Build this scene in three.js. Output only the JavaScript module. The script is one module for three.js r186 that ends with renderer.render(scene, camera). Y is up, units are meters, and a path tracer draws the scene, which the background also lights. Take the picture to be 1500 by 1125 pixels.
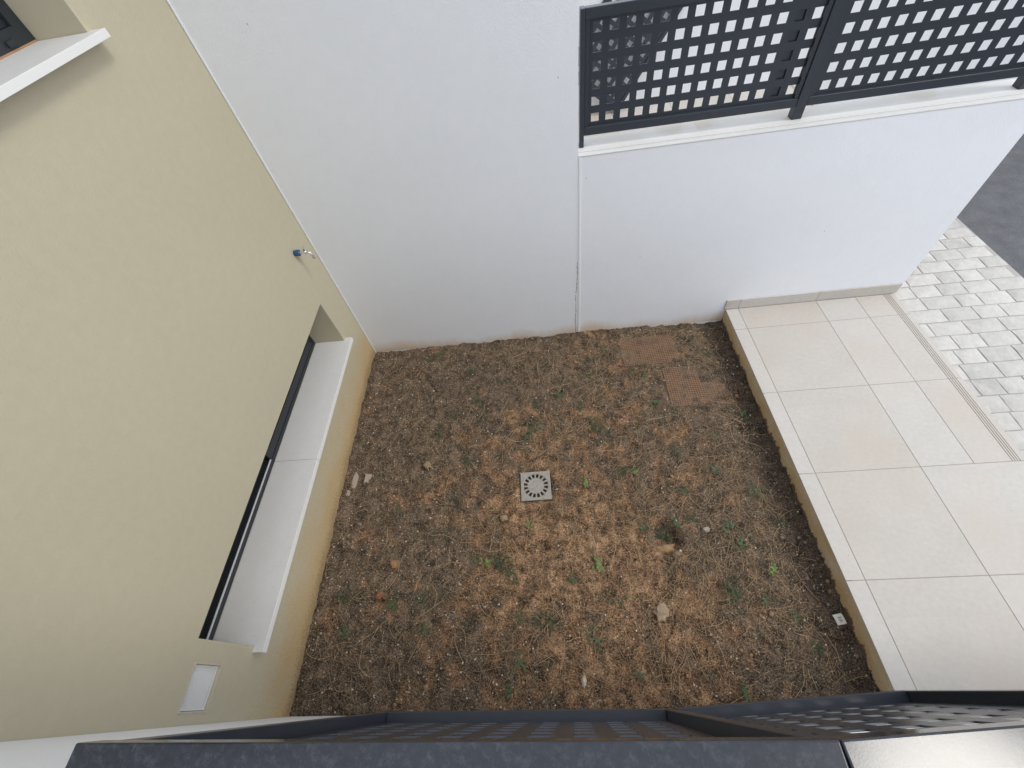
import * as THREE from 'three';
import { ImprovedNoise } from 'three/addons/math/ImprovedNoise.js';
import { RoundedBoxGeometry } from 'three/addons/geometries/RoundedBoxGeometry.js';
import { mergeGeometries, mergeVertices } from 'three/addons/utils/BufferGeometryUtils.js';

// ---------------------------------------------------------------- camera, sky, sun, exposure
const scene = new THREE.Scene();
const CAM = new THREE.Vector3(1.5406, 2.7292, 2.4846);
const camera = new THREE.PerspectiveCamera(84.51, 4 / 3, 0.02, 400);
camera.rotation.set(-0.9316, 0.1538, -0.2077, 'YXZ');
camera.position.copy(CAM);
scene.add(camera);
const SUN = new THREE.Vector3(0.76, 1, 0.17).normalize();
{
  const w = 512, h = 256, d = new Float32Array(w * h * 4);
  for (let j = 0; j < h; j++) for (let i = 0; i < w; i++) {
    const el = ((j + 0.5) / h - 0.5) * Math.PI, az = ((i + 0.5) / w - 0.5) * 2 * Math.PI;
    const dir = new THREE.Vector3(Math.cos(el) * Math.cos(az), Math.sin(el), Math.cos(el) * Math.sin(az));
    const up = Math.max(0, dir.y), c = Math.max(0, dir.dot(SUN));
    const haze = 1.12 + 0.36 * (1 - up) * (1 - up);
    const glow = 0.25 * Math.pow(c, 6) + 0.45 * Math.pow(c, 40);
    const k = (j * w + i) * 4;
    d[k] = 0.93 * haze + glow; d[k + 1] = 0.985 * haze + glow * 0.98; d[k + 2] = 1.075 * haze + glow * 0.93; d[k + 3] = 1;
  }
  const t = new THREE.DataTexture(d, w, h, THREE.RGBAFormat, THREE.FloatType);
  t.mapping = THREE.EquirectangularReflectionMapping; t.magFilter = THREE.LinearFilter; t.minFilter = THREE.LinearFilter; t.needsUpdate = true;
  scene.background = t; scene.environment = t;
  scene.backgroundIntensity = 1.0; scene.environmentIntensity = 1.0;
}
const sun = new THREE.DirectionalLight(new THREE.Color(1, 0.955, 0.88), 1.15);
sun.position.copy(SUN).multiplyScalar(12).add(new THREE.Vector3(2, 0, 1));
sun.target.position.set(2, 0, 1);
sun.castShadow = true; sun.shadow.radius = 26; sun.shadow.mapSize.set(2048, 2048);
Object.assign(sun.shadow.camera, { left: -8, right: 8, top: 8, bottom: -8, near: 0.5, far: 40 });
scene.add(sun, sun.target);
const renderer = new THREE.WebGLRenderer({ antialias: true });
renderer.setSize(1024, 768);
renderer.toneMapping = THREE.LinearToneMapping;
renderer.toneMappingExposure = 0.97;
renderer.shadowMap.enabled = true;

// ---------------------------------------------------------------- helpers
function rngOf(seed) { let a = seed >>> 0; return () => { a = (a + 0x6D2B79F5) >>> 0; let t = a; t = Math.imul(t ^ (t >>> 15), t | 1); t ^= t + Math.imul(t ^ (t >>> 7), t | 61); return ((t ^ (t >>> 14)) >>> 0) / 4294967296; }; }
const rng = rngOf(20417), NO = new ImprovedNoise();
const noise = (x, y, z = 0) => NO.noise(x + 311.7, y + 157.3, z + 41.9);
const fbm = (x, y, o = 4, z = 0) => { let s = 0, a = 0.5, f = 1; for (let i = 0; i < o; i++) { s += a * noise(x * f, y * f, z + i * 7.3); a *= 0.5; f *= 2.03; } return s; };
const clamp = (v, a = 0, b = 1) => Math.min(b, Math.max(a, v));
const ss = (a, b, v) => { const t = clamp((v - a) / (b - a)); return t * t * (3 - 2 * t); };
const mix = (a, b, t) => a + (b - a) * t;
const mix3 = (a, b, t) => [mix(a[0], b[0], t), mix(a[1], b[1], t), mix(a[2], b[2], t)];
const hash = (i, j) => { let h = Math.imul(i, 374761393) + Math.imul(j, 668265263); h = Math.imul(h ^ (h >>> 13), 1274126177); return ((h ^ (h >>> 16)) >>> 0) / 4294967296; };
const toS = v => { v = clamp(v); return Math.round(255 * (v <= 0.0031308 ? 12.92 * v : 1.055 * Math.pow(v, 1 / 2.4) - 0.055)); };
const lin = (r, g, b) => new THREE.Color().setRGB(r, g, b);
function tex(w, h, fn, { color = true, rep = null } = {}) {
  const d = new Uint8Array(w * h * 4);
  for (let j = 0; j < h; j++) for (let i = 0; i < w; i++) {
    const c = fn(i, j), k = (j * w + i) * 4;
    if (color) { d[k] = toS(c[0]); d[k + 1] = toS(c[1]); d[k + 2] = toS(c[2]); } else { d[k] = d[k + 1] = d[k + 2] = Math.round(255 * clamp(c)); }
    d[k + 3] = 255;
  }
  const t = new THREE.DataTexture(d, w, h); t.wrapS = t.wrapT = THREE.RepeatWrapping;
  t.magFilter = THREE.LinearFilter; t.minFilter = THREE.LinearMipmapLinearFilter; t.generateMipmaps = true;
  if (color) t.colorSpace = THREE.SRGBColorSpace;
  if (rep) t.repeat.set(rep[0], rep[1]);
  t.needsUpdate = true; return t;
}
const std = o => new THREE.MeshStandardMaterial(o);
const taken = {};
function numbered(n) { if (taken[n] === undefined) { taken[n] = 0; return n; } taken[n]++; return n + '_' + String(taken[n]).padStart(3, '0'); }
function finish(o) { o.traverse(m => { if (m.isMesh) { m.castShadow = true; m.receiveShadow = true; } }); return o; }
function mesh(name, geo, mat, parent) { const m = new THREE.Mesh(geo, mat); m.name = name; m.castShadow = m.receiveShadow = true; if (parent) parent.add(m); return m; }
function top(o, name, label, category, group, kind) {
  o.name = numbered(name); o.userData.label = label; o.userData.category = category;
  if (group) o.userData.group = group; if (kind) o.userData.kind = kind;
  scene.add(o); return finish(o);
}
// uv in metres from the dominant axis of each face
function metric(g) {
  if (g.index) g = g.toNonIndexed();
  const p = g.attributes.position, n = g.attributes.normal, uv = new Float32Array(p.count * 2);
  for (let i = 0; i < p.count; i++) {
    const ax = Math.abs(n.getX(i)), ay = Math.abs(n.getY(i)), az = Math.abs(n.getZ(i));
    let u, v;
    if (ay >= ax && ay >= az) { u = p.getX(i); v = p.getZ(i); } else if (ax >= az) { u = p.getZ(i); v = p.getY(i); } else { u = p.getX(i); v = p.getY(i); }
    uv[2 * i] = u; uv[2 * i + 1] = v;
  }
  g.setAttribute('uv', new THREE.BufferAttribute(uv, 2)); return g;
}
// box between two corners, optional rounded edge
function boxAt(x0, x1, y0, y1, z0, z1, r = 0, seg = 1) {
  const g = r > 0 ? new RoundedBoxGeometry(x1 - x0, y1 - y0, z1 - z0, seg, r) : new THREE.BoxGeometry(x1 - x0, y1 - y0, z1 - z0);
  g.translate((x0 + x1) / 2, (y0 + y1) / 2, (z0 + z1) / 2); return metric(g);
}
const join = gs => mergeGeometries(gs.map(g => { const h = g.index ? g.toNonIndexed() : g; for (const k of Object.keys(h.attributes)) if (!['position', 'normal', 'uv'].includes(k)) h.deleteAttribute(k); return h; }));

// ---------------------------------------------------------------- measured layout (metres, origin in the soil corner)
const W = 2.99, HT = 0.13, DZ = 2.5725, XJ = 1.806, XE = 4.28, PAVE = -0.03;
const ROWS = [0, 0.235, 0.835, 1.435, 2.035, 2.5725], J1 = W + 0.0965, J2 = W + 0.6874, J3 = W + 0.98, XS = 4.255;

// ---------------------------------------------------------------- materials
const stuccoBump = tex(1024, 1024, (i, j) => {
  const x = i / 1024, y = j / 1024;
  const f = (sx, o) => { // tileable by blending
    const a = fbm(x * sx, y * sx, o), b = fbm((x - 1) * sx, y * sx, o), c = fbm(x * sx, (y - 1) * sx, o), d = fbm((x - 1) * sx, (y - 1) * sx, o);
    return mix(mix(a, b, ss(0.8, 1, x)), mix(c, d, ss(0.8, 1, x)), ss(0.8, 1, y));
  };
  return 0.5 + 0.6 * f(7, 3) + 0.5 * f(110, 2) + 0.1 * (hash(i, j) - 0.5);
}, { color: false });
function withRep(t, a, b) { const c = t.clone(); c.repeat.set(a, b); c.needsUpdate = true; return c; }

// white render: base dirt splashed up from the soil, faint trowel tone, a hairline crack beside the joint
function whiteWallMap(lx, ly, x0, y0, crack) {
  const w = 1536, h = 1152;
  return tex(w, h, (i, j) => {
    const x = x0 + i / w * lx, y = y0 + j / h * ly;
    let k = 1 + 0.035 * fbm(x * 1.7, y * 1.7, 4) + 0.02 * fbm(x * 14, y * 14, 2);
    let c = [0.865 * k, 0.885 * k, 0.925 * k];
    const floorY = x > W ? 0.16 : -0.015;
    const hgt = 0.05 + 0.05 * fbm(x * 2.3, 4, 3) + 0.012 * (fbm(x * 23, 9, 3));
    const g = fbm(x * 70, y * 70, 3) + 0.5 * fbm(x * 9, y * 20, 3);
    const amt = clamp((hgt * 2.4 - (y - floorY)) / 0.10 + 0.28 * g) * (x > W ? 0.0 : 1);
    c = mix3(c, [0.69, 0.51, 0.31], 0.72 * amt);
    const thick = clamp((hgt * 0.6 - (y - floorY)) / 0.03 + 1.0 * g);
    c = mix3(c, [0.44, 0.29, 0.15], 0.45 * thick * (x > W ? 0 : 1));
    if (hash(i >> 1, j >> 1) > 0.99996) c = [0.45, 0.43, 0.4];
    if (crack && y < 0.75) {
      const cx = 1.786 + 0.010 * fbm(3, y * 7, 3) + 0.004 * fbm(8, y * 40, 2) + 0.014 * ss(0.3, 0.75, y);
      const dd = Math.abs(x - cx);
      if (dd < 0.0022 && fbm(5, y * 30, 2) > -0.28) c = [0.30, 0.27, 0.24];
    }
    return c;
  });
}
const frontMap = whiteWallMap(4.4, 3.4, 0, 0, true); frontMap.repeat.set(1 / 4.4, 1 / 3.4);
const whiteWall = std({ map: frontMap, roughness: 0.88, bumpMap: stuccoBump, bumpScale: 0.0012 });
const whitePlain = std({ color: lin(0.855, 0.87, 0.895), roughness: 0.88, bumpMap: stuccoBump, bumpScale: 0.0014 });
const coping = std({
  map: tex(1024, 256, (i, j) => {
    const x = i / 1024 * 2.5, z = j / 256 * 0.3, n = fbm(x * 5, z * 20, 4), s = clamp(fbm(x * 2.2, z * 3, 3) * 2.2);
    let c = [0.74 + 0.05 * n, 0.735 + 0.05 * n, 0.72 + 0.05 * n]; c = mix3(c, [0.60, 0.57, 0.50], 0.45 * s);
    for (const px of [0.03, 1.21, 2.36]) { const d = Math.hypot(x - px, z - 0.12) + 0.03 * fbm(x * 30, z * 30, 3); c = mix3(c, [0.50, 0.42, 0.28], 0.3 * ss(0.12, 0.04, d + 0.03 * fbm(x * 60, z * 60, 2))); }
    return c;
  }, { rep: [1 / 2.5, 1 / 0.3] }), roughness: 0.85, bumpMap: stuccoBump, bumpScale: 0.001
});

// cream house render with soil splash along its foot
const creamMap = tex(1536, 1536, (i, j) => {
  const z = i / 1536 * 3.6 - 0.6, y = j / 1536 * 3.6;
  const k = 1 + 0.05 * fbm(z * 1.3, y * 1.3, 4) + 0.05 * fbm(z * 26, y * 26, 3) + 0.03 * (hash(i, j) - 0.5);
  let c = [0.525 * k, 0.476 * k, 0.346 * k];
  const g = fbm(z * 90, y * 90, 3), b = fbm(z * 4, y * 6, 4);
  const a = clamp((0.42 - y) / 0.30 + 0.6 * b + 1.0 * g - 0.1);
  c = mix3(c, [0.52, 0.355, 0.165], 0.85 * a);
  const a2 = clamp((0.075 + 0.05 * b - y) / 0.06 + 2.2 * g + 0.2);
  c = mix3(c, [0.27, 0.185, 0.10], 0.7 * a2 * (y < 0.24 ? 1 : 0));
  return c;
}, { rep: [1 / 3.6, 1 / 3.6] });
creamMap.offset.set(0.6 / 3.6, 0);
const cream = std({ map: creamMap, roughness: 0.92, bumpMap: stuccoBump, bumpScale: 0.0009 });

const sillStone = std({
  map: tex(512, 512, (i, j) => { const n = fbm(i / 60, j / 60, 3), s = hash(i, j); const d = hash(i >> 1, (j >> 1) + 77) > 0.997 ? 0.4 : 1; const v = (0.67 + 0.03 * n + 0.03 * (s - 0.5)) * d; return [v, v * 0.99, v * 0.975]; }, { rep: [2, 2] }),
  roughness: 0.55
});
const edgeWhite = std({ color: lin(0.84, 0.835, 0.80), roughness: 0.5 });
const frameMetal = std({ color: lin(0.028, 0.033, 0.040), roughness: 0.42, metalness: 0.1 });
const aluminium = std({ color: lin(0.80, 0.81, 0.83), roughness: 0.4, metalness: 0.3 });
const glass = new THREE.MeshPhysicalMaterial({ color: 0xffffff, roughness: 0.03, transmission: 1, thickness: 0, ior: 1.5 });
const roomPaint = std({ color: lin(0.30, 0.29, 0.27), roughness: 0.9 });
const whitePlastic = std({ color: lin(0.80, 0.80, 0.79), roughness: 0.45 });
const grout = std({ color: lin(0.36, 0.34, 0.31), roughness: 0.95 });
const tileGrout = std({ color: lin(0.40, 0.355, 0.30), roughness: 0.95 });

const paintBump = tex(512, 512, (i, j) => 0.5 + 0.5 * fbm(i / 5, j / 5, 2), { color: false, rep: [6, 6] });
const paintMap = tex(512, 512, (i, j) => {
  const n = fbm(i / 18, j / 18, 5), v = clamp(1.6 * fbm(i / 30 + 9, j / 30, 5) + 0.9 * fbm(i / 6, j / 6, 2)); const k = 1 + 0.5 * n;
  return mix3([0.021 * k, 0.025 * k, 0.035 * k], [0.075, 0.08, 0.098], 0.6 * v);
}, { rep: [5, 5] });
const darkPaint = std({ color: lin(0.030, 0.037, 0.049), roughness: 0.32, bumpMap: paintBump, bumpScale: 0.00012 });
const railPaint = std({ map: paintMap, roughness: 0.17, bumpMap: paintBump, bumpScale: 0.000025 });

const tileMap = tex(1024, 1024, (i, j) => {
  const x = i / 1024, y = j / 1024;
  const n = fbm(x * 4, y * 4, 5), st = fbm(x * 40 + y * 26, y * 46 - x * 24, 3), b = fbm(x * 1.6 + 5, y * 1.6, 3);
  const k = 1 + 0.10 * n + 0.10 * st + 0.09 * clamp(fbm(x * 90 + y * 60, y * 100 - x * 55, 2)) + 0.05 * (hash(i, j) - 0.5);
  let c = [0.560 * k, 0.530 * k, 0.492 * k]; c = mix3(c, [0.575, 0.495, 0.425], 0.6 * clamp(b * 2.4));
  if (hash(i >> 2, j >> 2) > 0.9996) c = [0.33, 0.3, 0.27];
  return c;
});
const tileMats = [0, 1, 2, 3].map(k => { const t = withRep(tileMap, 0.8, 0.8); t.offset.set(0.27 * k, 0.41 * k); const v = [1, 0.975, 1.0, 0.96][k]; return std({ map: t, color: lin(v, v * [1, 0.99, 1, 0.985][k], v * [1, 0.975, 1, 0.965][k]), roughness: 0.62 }); });

const brickMap = tex(1024, 1024, (i, j) => {
  const x = i / 1024, y = j / 1024, n = fbm(x * 7, y * 7, 5), m = fbm(x * 26, y * 26, 4);
  const k = 1 + 0.16 * n + 0.16 * m; let c = [0.575 * k, 0.558 * k, 0.53 * k];
  c = mix3(c, [0.36, 0.355, 0.345], 0.8 * clamp(fbm(x * 3.2 + 8, y * 3.2, 4) * 2.0 - 0.25)); return c;
}, { rep: [0.8, 0.8] });
const brickBump = tex(512, 512, (i, j) => 0.5 + 0.9 * fbm(i / 40, j / 40, 5), { color: false, rep: [2.5, 2.5] });
const brickMats = [1, 0.93, 1.03].map((v, k) => { const t = brickMap.clone(); t.offset.set(0.31 * k, 0.17 * k); t.needsUpdate = true; return std({ map: t, color: lin(v, v, v * 0.99), roughness: 0.88, bumpMap: brickBump, bumpScale: 0.004 }); });
const brickJoint = std({ color: lin(0.42, 0.40, 0.375), roughness: 0.95 });
const asphaltMap = tex(1024, 1024, (i, j) => { const n = fbm(i / 90, j / 90, 4), s = hash(i >> 1, j >> 1), v = 0.118 * (1 + 0.4 * n) + 0.07 * (s - 0.45) * (s > 0.8 ? 1.6 : 0.7); return [v, v * 1.02, v * 1.10]; }, { rep: [0.6, 0.6] });
const asphaltBump = tex(512, 512, (i, j) => 0.5 + 0.5 * fbm(i / 4, j / 4, 3), { color: false, rep: [1.7, 1.7] });
const asphalt = std({ map: asphaltMap, roughness: 0.9, bumpMap: asphaltBump, bumpScale: 0.006 });

// ---------------------------------------------------------------- ground, road, pavement
{
  const g = metric(new THREE.PlaneGeometry(300, 300, 1, 1).rotateX(-Math.PI / 2).translate(0, -0.34, 0));
  top(mesh('g', g, std({ color: lin(0.17, 0.14, 0.11), roughness: 1 })), 'ground', 'flat bare earth reaching to the horizon', 'ground', null, 'structure');
  const r = boxAt(5.43, 14, -0.3, -0.045, -60, 60);
  top(mesh('r', r, asphalt), 'road', 'dark grey asphalt road beyond the stamped pavement', 'road', null, 'structure');
}
{
  const pv = new THREE.Group();
  mesh('bed', boxAt(XS - 0.02, 5.43, -0.3, PAVE - 0.011, -6, 3.4), brickJoint, pv);
  const mk = (L, D, seed) => {
    let g = new THREE.BoxGeometry(L, 0.02, D, 5, 1, 4); const p = g.attributes.position, r = rngOf(seed), o = r() * 50;
    for (let i = 0; i < p.count; i++) {
      let x = p.getX(i), y = p.getY(i), z = p.getZ(i);
      const ex = ss(L / 2 - 0.016, L / 2, Math.abs(x)), ez = ss(D / 2 - 0.014, D / 2, Math.abs(z));
      if (y > 0) y += 0.004 * noise(x * 16 + o, z * 16) - 0.009 * Math.max(ex, ez) ;
      x += 0.006 * noise(o + z * 14, x * 9, 3) * ex; z += 0.005 * noise(o + x * 14, z * 9, 6) * ez;
      p.setXYZ(i, x, y, z);
    }
    g.computeVertexNormals(); return g;
  };
  const r = rngOf(5);
  const lens = [0.165, 0.195, 0.225, 0.25]; const geos = lens.map((l, k) => [0, 1].map(q => mk(l - 0.010, 0.137 - 0.008, 40 + k * 3 + q)));
  for (let c = 0; c < 27; c++) {
    const z = -2.25 + c * 0.1365 + 0.068; if (z > 1.40) break;
    let x = XS + 0.01 - 0.16 * r();
    while (x < 5.36) {
      const k = Math.floor(r() * 4); let L = lens[k];
      const cx = x + L / 2;
      if (cx - L / 2 > XS - 0.012 && cx + L / 2 < 5.425) {
        const m = mesh('brick', metric(geos[k][Math.floor(r() * 2)]).clone(), brickMats[Math.floor(r() * 3)], pv);
        m.position.set(cx, PAVE - 0.008 + 0.003 * (r() - 0.5), z); m.rotation.y = 0.02 * (r() - 0.5);
        const uv = m.geometry.attributes.uv, ou = r() * 3, ov = r() * 3; for (let q = 0; q < uv.count; q++) uv.setXY(q, uv.getX(q) + ou, uv.getY(q) + ov);
      } else { // cut brick at the edge
        const a = Math.max(cx - L / 2, XS + 0.003), b = Math.min(cx + L / 2, 5.425);
        if (b - a > 0.035) { const m = mesh('brick', metric(mk(b - a - 0.008, 0.129, 90 + c)), brickMats[c % 3], pv); m.position.set((a + b) / 2, PAVE - 0.008, z); }
      }
      x += L;
    }
  }
  top(pv, 'pavement', 'pale grey stamped stone-pattern pavement between the terrace step and the road', 'pavement', null, 'structure');
}

// ---------------------------------------------------------------- tiled terrace with step and kerb
const kerbMat = std({
  map: tex(1536, 128, (i, j) => {
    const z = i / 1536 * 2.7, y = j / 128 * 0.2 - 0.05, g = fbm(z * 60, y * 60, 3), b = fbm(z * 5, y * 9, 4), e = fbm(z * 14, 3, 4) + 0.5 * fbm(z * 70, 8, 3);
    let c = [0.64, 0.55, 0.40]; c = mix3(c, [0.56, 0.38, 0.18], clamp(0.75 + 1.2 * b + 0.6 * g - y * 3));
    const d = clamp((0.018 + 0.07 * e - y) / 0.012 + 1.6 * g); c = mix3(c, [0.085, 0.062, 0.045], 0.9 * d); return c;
  }, { rep: [1 / 2.7, 1 / 0.2] }), roughness: 0.95, bumpMap: stuccoBump, bumpScale: 0.003
});
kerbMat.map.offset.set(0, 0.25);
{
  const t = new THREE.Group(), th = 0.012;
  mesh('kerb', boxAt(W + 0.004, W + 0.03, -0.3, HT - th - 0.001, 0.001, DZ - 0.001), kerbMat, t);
  mesh('slab', join([boxAt(W + 0.03, XS - 0.006, -0.3, HT - 0.003, 0.001, ROWS[3]), boxAt(W + 0.03, 5.42, -0.3, HT - 0.003, ROWS[3], 3.4)]), tileGrout, t);
  mesh('riser', boxAt(XS - 0.006, XS - 0.001, PAVE - 0.05, HT - th - 0.001, 0.001, ROWS[3]), tileMats[1], t);
  let n = 0;
  const tile = (x0, x1, z0, z1, name = 'tile') => mesh(name, boxAt(x0 + 0.0015, x1 - 0.0015, HT - th, HT, z0 + 0.0015, z1 - 0.0015, 0.0012, 1), tileMats[(n++ * 7) % 4], t);
  const zs = [0.012, 0.235, 0.835, 1.435, 2.035, 2.635, 3.235];
  for (let r = 0; r < 6; r++) {
    const z0 = zs[r], z1 = zs[r + 1];
    tile(W, J1, z0, Math.min(z1, r > 3 ? DZ : 9), 'edge_tile');
    tile(J1, J2, z0, z1);
    if (r < 3) {
      tile(J2, J3, z0, z1);
      // step tread with four grooves pressed into its nosing
      const gx = [4.176, 4.190, 4.204, 4.218], gw = 0.0055; const parts = []; let a = J3 + 0.0015;
      for (const q of gx) { parts.push(boxAt(a, q - gw / 2, HT - th, HT, z0 + 0.0015, z1 - 0.0015)); parts.push(boxAt(q - gw / 2, q + gw / 2, HT - th, HT - 0.005, z0 + 0.0015, z1 - 0.0015)); a = q + gw / 2; }
      parts.push(boxAt(a, XS, HT - th, HT - 0.0004, z0 + 0.0015, z1 - 0.0015));
      mesh('step_tread', join(parts), tileMats[(n++ * 7) % 4], t);
    } else { tile(J2, J2 + 0.6, z0, z1); tile(J2 + 0.6, J2 + 1.2, z0, z1); }
  }
  // skirting along the white wall
  const sk = [W - 0.012, J1, J2, J2 + 0.59];
  for (let k = 0; k < 3; k++) mesh('skirting_tile', boxAt(sk[k] + 0.001, Math.min(sk[k + 1], XE - 0.008) - 0.001, HT + 0.0005, HT + 0.092, 0.0008, 0.0105, 0.0015), tileMats[k + 1 & 3], t);
  top(t, 'terrace', 'raised terrace of large pale square floor tiles with grooved step', 'terrace', null, 'structure');
}

// ---------------------------------------------------------------- soil bed
const crackLines = [[[0.40, 0.20], [0.47, 0.29], [0.52, 0.33], [0.56, 0.42], [0.62, 0.52], [0.74, 0.62]], [[0.72, 1.85], [0.78, 1.95], [0.83, 2.0], [0.92, 2.03], [1.05, 2.02]], [[2.12, 2.15], [2.06, 2.25], [2.02, 2.34], [1.99, 2.5]], [[1.25, 2.1], [1.32, 2.03], [1.42, 2.06], [1.5, 2.0]]];
function segDist(x, z, P) { let d = 9; for (let i = 0; i + 1 < P.length; i++) { const [ax, az] = P[i], [bx, bz] = P[i + 1], dx = bx - ax, dz = bz - az; const t = clamp(((x - ax) * dx + (z - az) * dz) / (dx * dx + dz * dz)); d = Math.min(d, Math.hypot(x - ax - t * dx, z - az - t * dz)); } return d; }
const PIT = [2.158, 1.735];
function soilH(x, z) {
  let h = 0.016 * fbm(x * 2.1, z * 2.1, 3) + 0.036 * fbm(x * 9, z * 9, 3) + 0.016 * fbm(x * 34, z * 34, 3);
  h += 0.02 * Math.exp(-(((x - 2.05) / 0.35) ** 2 + (z / 0.12) ** 2)) - 0.012 * Math.exp(-(((x - 0.1) / 0.3) ** 2 + (z / 0.1) ** 2));
  h += 0.014 * ss(0.085, 0.055, x + 0.02 * fbm(z * 8, 2, 3));
  h -= 0.018 * ss(0.16, 0.0, Math.abs(x - 2.86) - 0.03);
  const pd = Math.hypot(x - PIT[0], (z - PIT[1]) * 0.85) + 0.02 * fbm(x * 20, z * 20, 2); h += -0.055 * ss(0.105, 0.05, pd) + 0.010 * Math.exp(-(((pd - 0.12) / 0.03) ** 2));
  for (const [px, pz, rr, dp] of [[0.55, 1.17, 0.07, 0.022], [0.37, 2.02, 0.06, 0.03], [2.42, 1.98, 0.09, 0.02], [0.45, 2.27, 0.08, 0.02]]) h -= dp * ss(rr, rr * 0.3, Math.hypot(x - px, z - pz));
  for (const L of crackLines) { const d = segDist(x + 0.03 * fbm(x * 22, z * 22, 3), z + 0.03 * fbm(x * 22 + 9, z * 22, 3), L); h -= 0.022 * ss(0.0055, 0.001, d) * ss(-0.35, 0.05, fbm(x * 14, z * 14, 2)); }
  // bedded covers and drain lie nearly flush
  const flat = (x0, x1, z0, z1, y) => { const d = Math.max(x0 - x, x - x1, z0 - z, z - z1); h = mix(y, h, ss(-0.004, 0.03, d)); };
  flat(1.283, 1.479, 1.253, 1.452, -0.02);
  flat(2.13, 2.56, 0.108, 0.405, -0.004 + 0.022 * fbm(x * 7 + 3, z * 7, 3)); flat(2.407, 2.83, 0.447, 0.815, -0.004 + 0.026 * fbm(x * 6, z * 6, 3) + 0.012 * ss(2.6, 2.84, x));
  return h;
}
const redness = (x, z) => clamp(0.66 * Math.exp(-(((x - 1.48) / 0.78) ** 2 + ((z - 1.75) / 0.95) ** 2)) + 0.30 * Math.exp(-(((x - 2.2) / 0.5) ** 2 + ((z - 0.45) / 0.4) ** 2)) + 0.40 * Math.exp(-(((x - 2.05) / 0.5) ** 2 + ((z - 2.3) / 0.5) ** 2)) + 0.75 * fbm(x * 2.4, z * 2.4, 4) + 0.9 * fbm(x * 8, z * 8, 4) - 0.02);
{
  const w = 2048, h = 1792, X0 = -0.02, LX = 3.03, Z0 = -0.02, LZ = 2.68;
  const map = tex(w, h, (i, j) => {
    const x = X0 + i / w * LX, z = Z0 + (1 - j / h) * LZ;
    const r = redness(x, z), m = fbm(x * 21, z * 21, 3), f = fbm(x * 95, z * 95, 2), g = hash(i, j), g2 = hash((i >> 1) + 999, j >> 1);
    let c = mix3([0.205, 0.146, 0.097], [0.325, 0.182, 0.097], ss(0.12, 0.55, r));
    c = mix3(c, [0.52, 0.325, 0.185], 0.75 * ss(0.42, 0.9, r + 0.5 * m));
    c = mix3(c, [0.075, 0.068, 0.038], 0.65 * clamp(fbm(x * 7 + 40, z * 7, 4) * 3.0 - 0.25));
    c = mix3(c, [0.062, 0.043, 0.028], 0.85 * clamp(0.12 - 2.5 * m - 0.8 * f));
    const n5 = noise(x * 175, z * 175, 2), k = 0.84 + 1.1 * f + 0.8 * n5 + 0.5 * (g2 - 0.5) + 0.3 * (g - 0.5) + 0.9 * fbm(x * 11 + 7, z * 11, 4);
    c = c.map(v => v * Math.max(0.18, k));
    if (n5 > 0.56) c = mix3(c, [0.66, 0.52, 0.38], 0.6);
    if (g2 > 0.955) c = mix3(c, [0.56, 0.42, 0.29], 0.65); else if (g2 < 0.10) c = c.map(v => v * 0.35);
    const damp = clamp((x - 2.80 + 0.05 * fbm(z * 9, 5, 3)) / 0.04 + 1.6 * f); c = mix3(c, c.map((v, q) => v * [0.55, 0.56, 0.6][q]), damp);
    return c;
  });
  const bump = tex(1024, 1024, (i, j) => 0.5 + 0.7 * fbm(i / 7, j / 7, 3) + 0.25 * (hash(i, j) - 0.5), { color: false, rep: [4, 3.5] });
  const nx = 440, nz = 390, g = new THREE.PlaneGeometry(LX, LZ, nx, nz).rotateX(-Math.PI / 2).translate(X0 + LX / 2, 0, Z0 + LZ / 2);
  const p = g.attributes.position; for (let i = 0; i < p.count; i++) p.setY(i, soilH(p.getX(i), p.getZ(i)) + 0.004 * (hash(i, 3) - 0.5));
  g.computeVertexNormals();
  top(mesh('s', g, std({ map, roughness: 1, bumpMap: bump, bumpScale: 0.010 })), 'soil', 'bare brown soil bed enclosed by house, walls and terrace', 'soil', null, 'structure');
}
const inCover = (x, z, m = 0) => (x > 1.283 - m && x < 1.479 + m && z > 1.253 - m && z < 1.452 + m);
const onMat = (x, z) => (x > 2.13 && x < 2.56 && z > 0.108 && z < 0.405) || (x > 2.407 && x < 2.83 && z > 0.447 && z < 0.815);
// soil crumbs, pale gravel, straw
function scatter(name, label, count, seed, geo, mat, sizer, colorer, accept) {
  const m = new THREE.InstancedMesh(geo, mat, count), r = rngOf(seed), M = new THREE.Matrix4(), q = new THREE.Quaternion(), e = new THREE.Euler(), P = new THREE.Vector3(), S = new THREE.Vector3();
  let n = 0;
  while (n < count) {
    const x = 0.012 + r() * (W - 0.02), z = 0.012 + r() * 2.55; if (inCover(x, z, 0.008) || !accept(x, z, r)) continue;
    const s = sizer(r); S.set(s * (0.7 + 0.6 * r()), s * (0.5 + 0.4 * r()), s * (0.7 + 0.6 * r()));
    e.set(r() * 0.8, r() * 6.3, r() * 0.8); q.setFromEuler(e); P.set(x, soilH(x, z) + s * 0.16, z); M.compose(P, q, S);
    m.setMatrixAt(n, M); m.setColorAt(n, colorer(x, z, r)); n++;
  }
  m.instanceMatrix.needsUpdate = true; top(m, name, label, 'soil', null, 'stuff'); m.userData.category = name.replace('_', ' ');
  return m;
}
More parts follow.
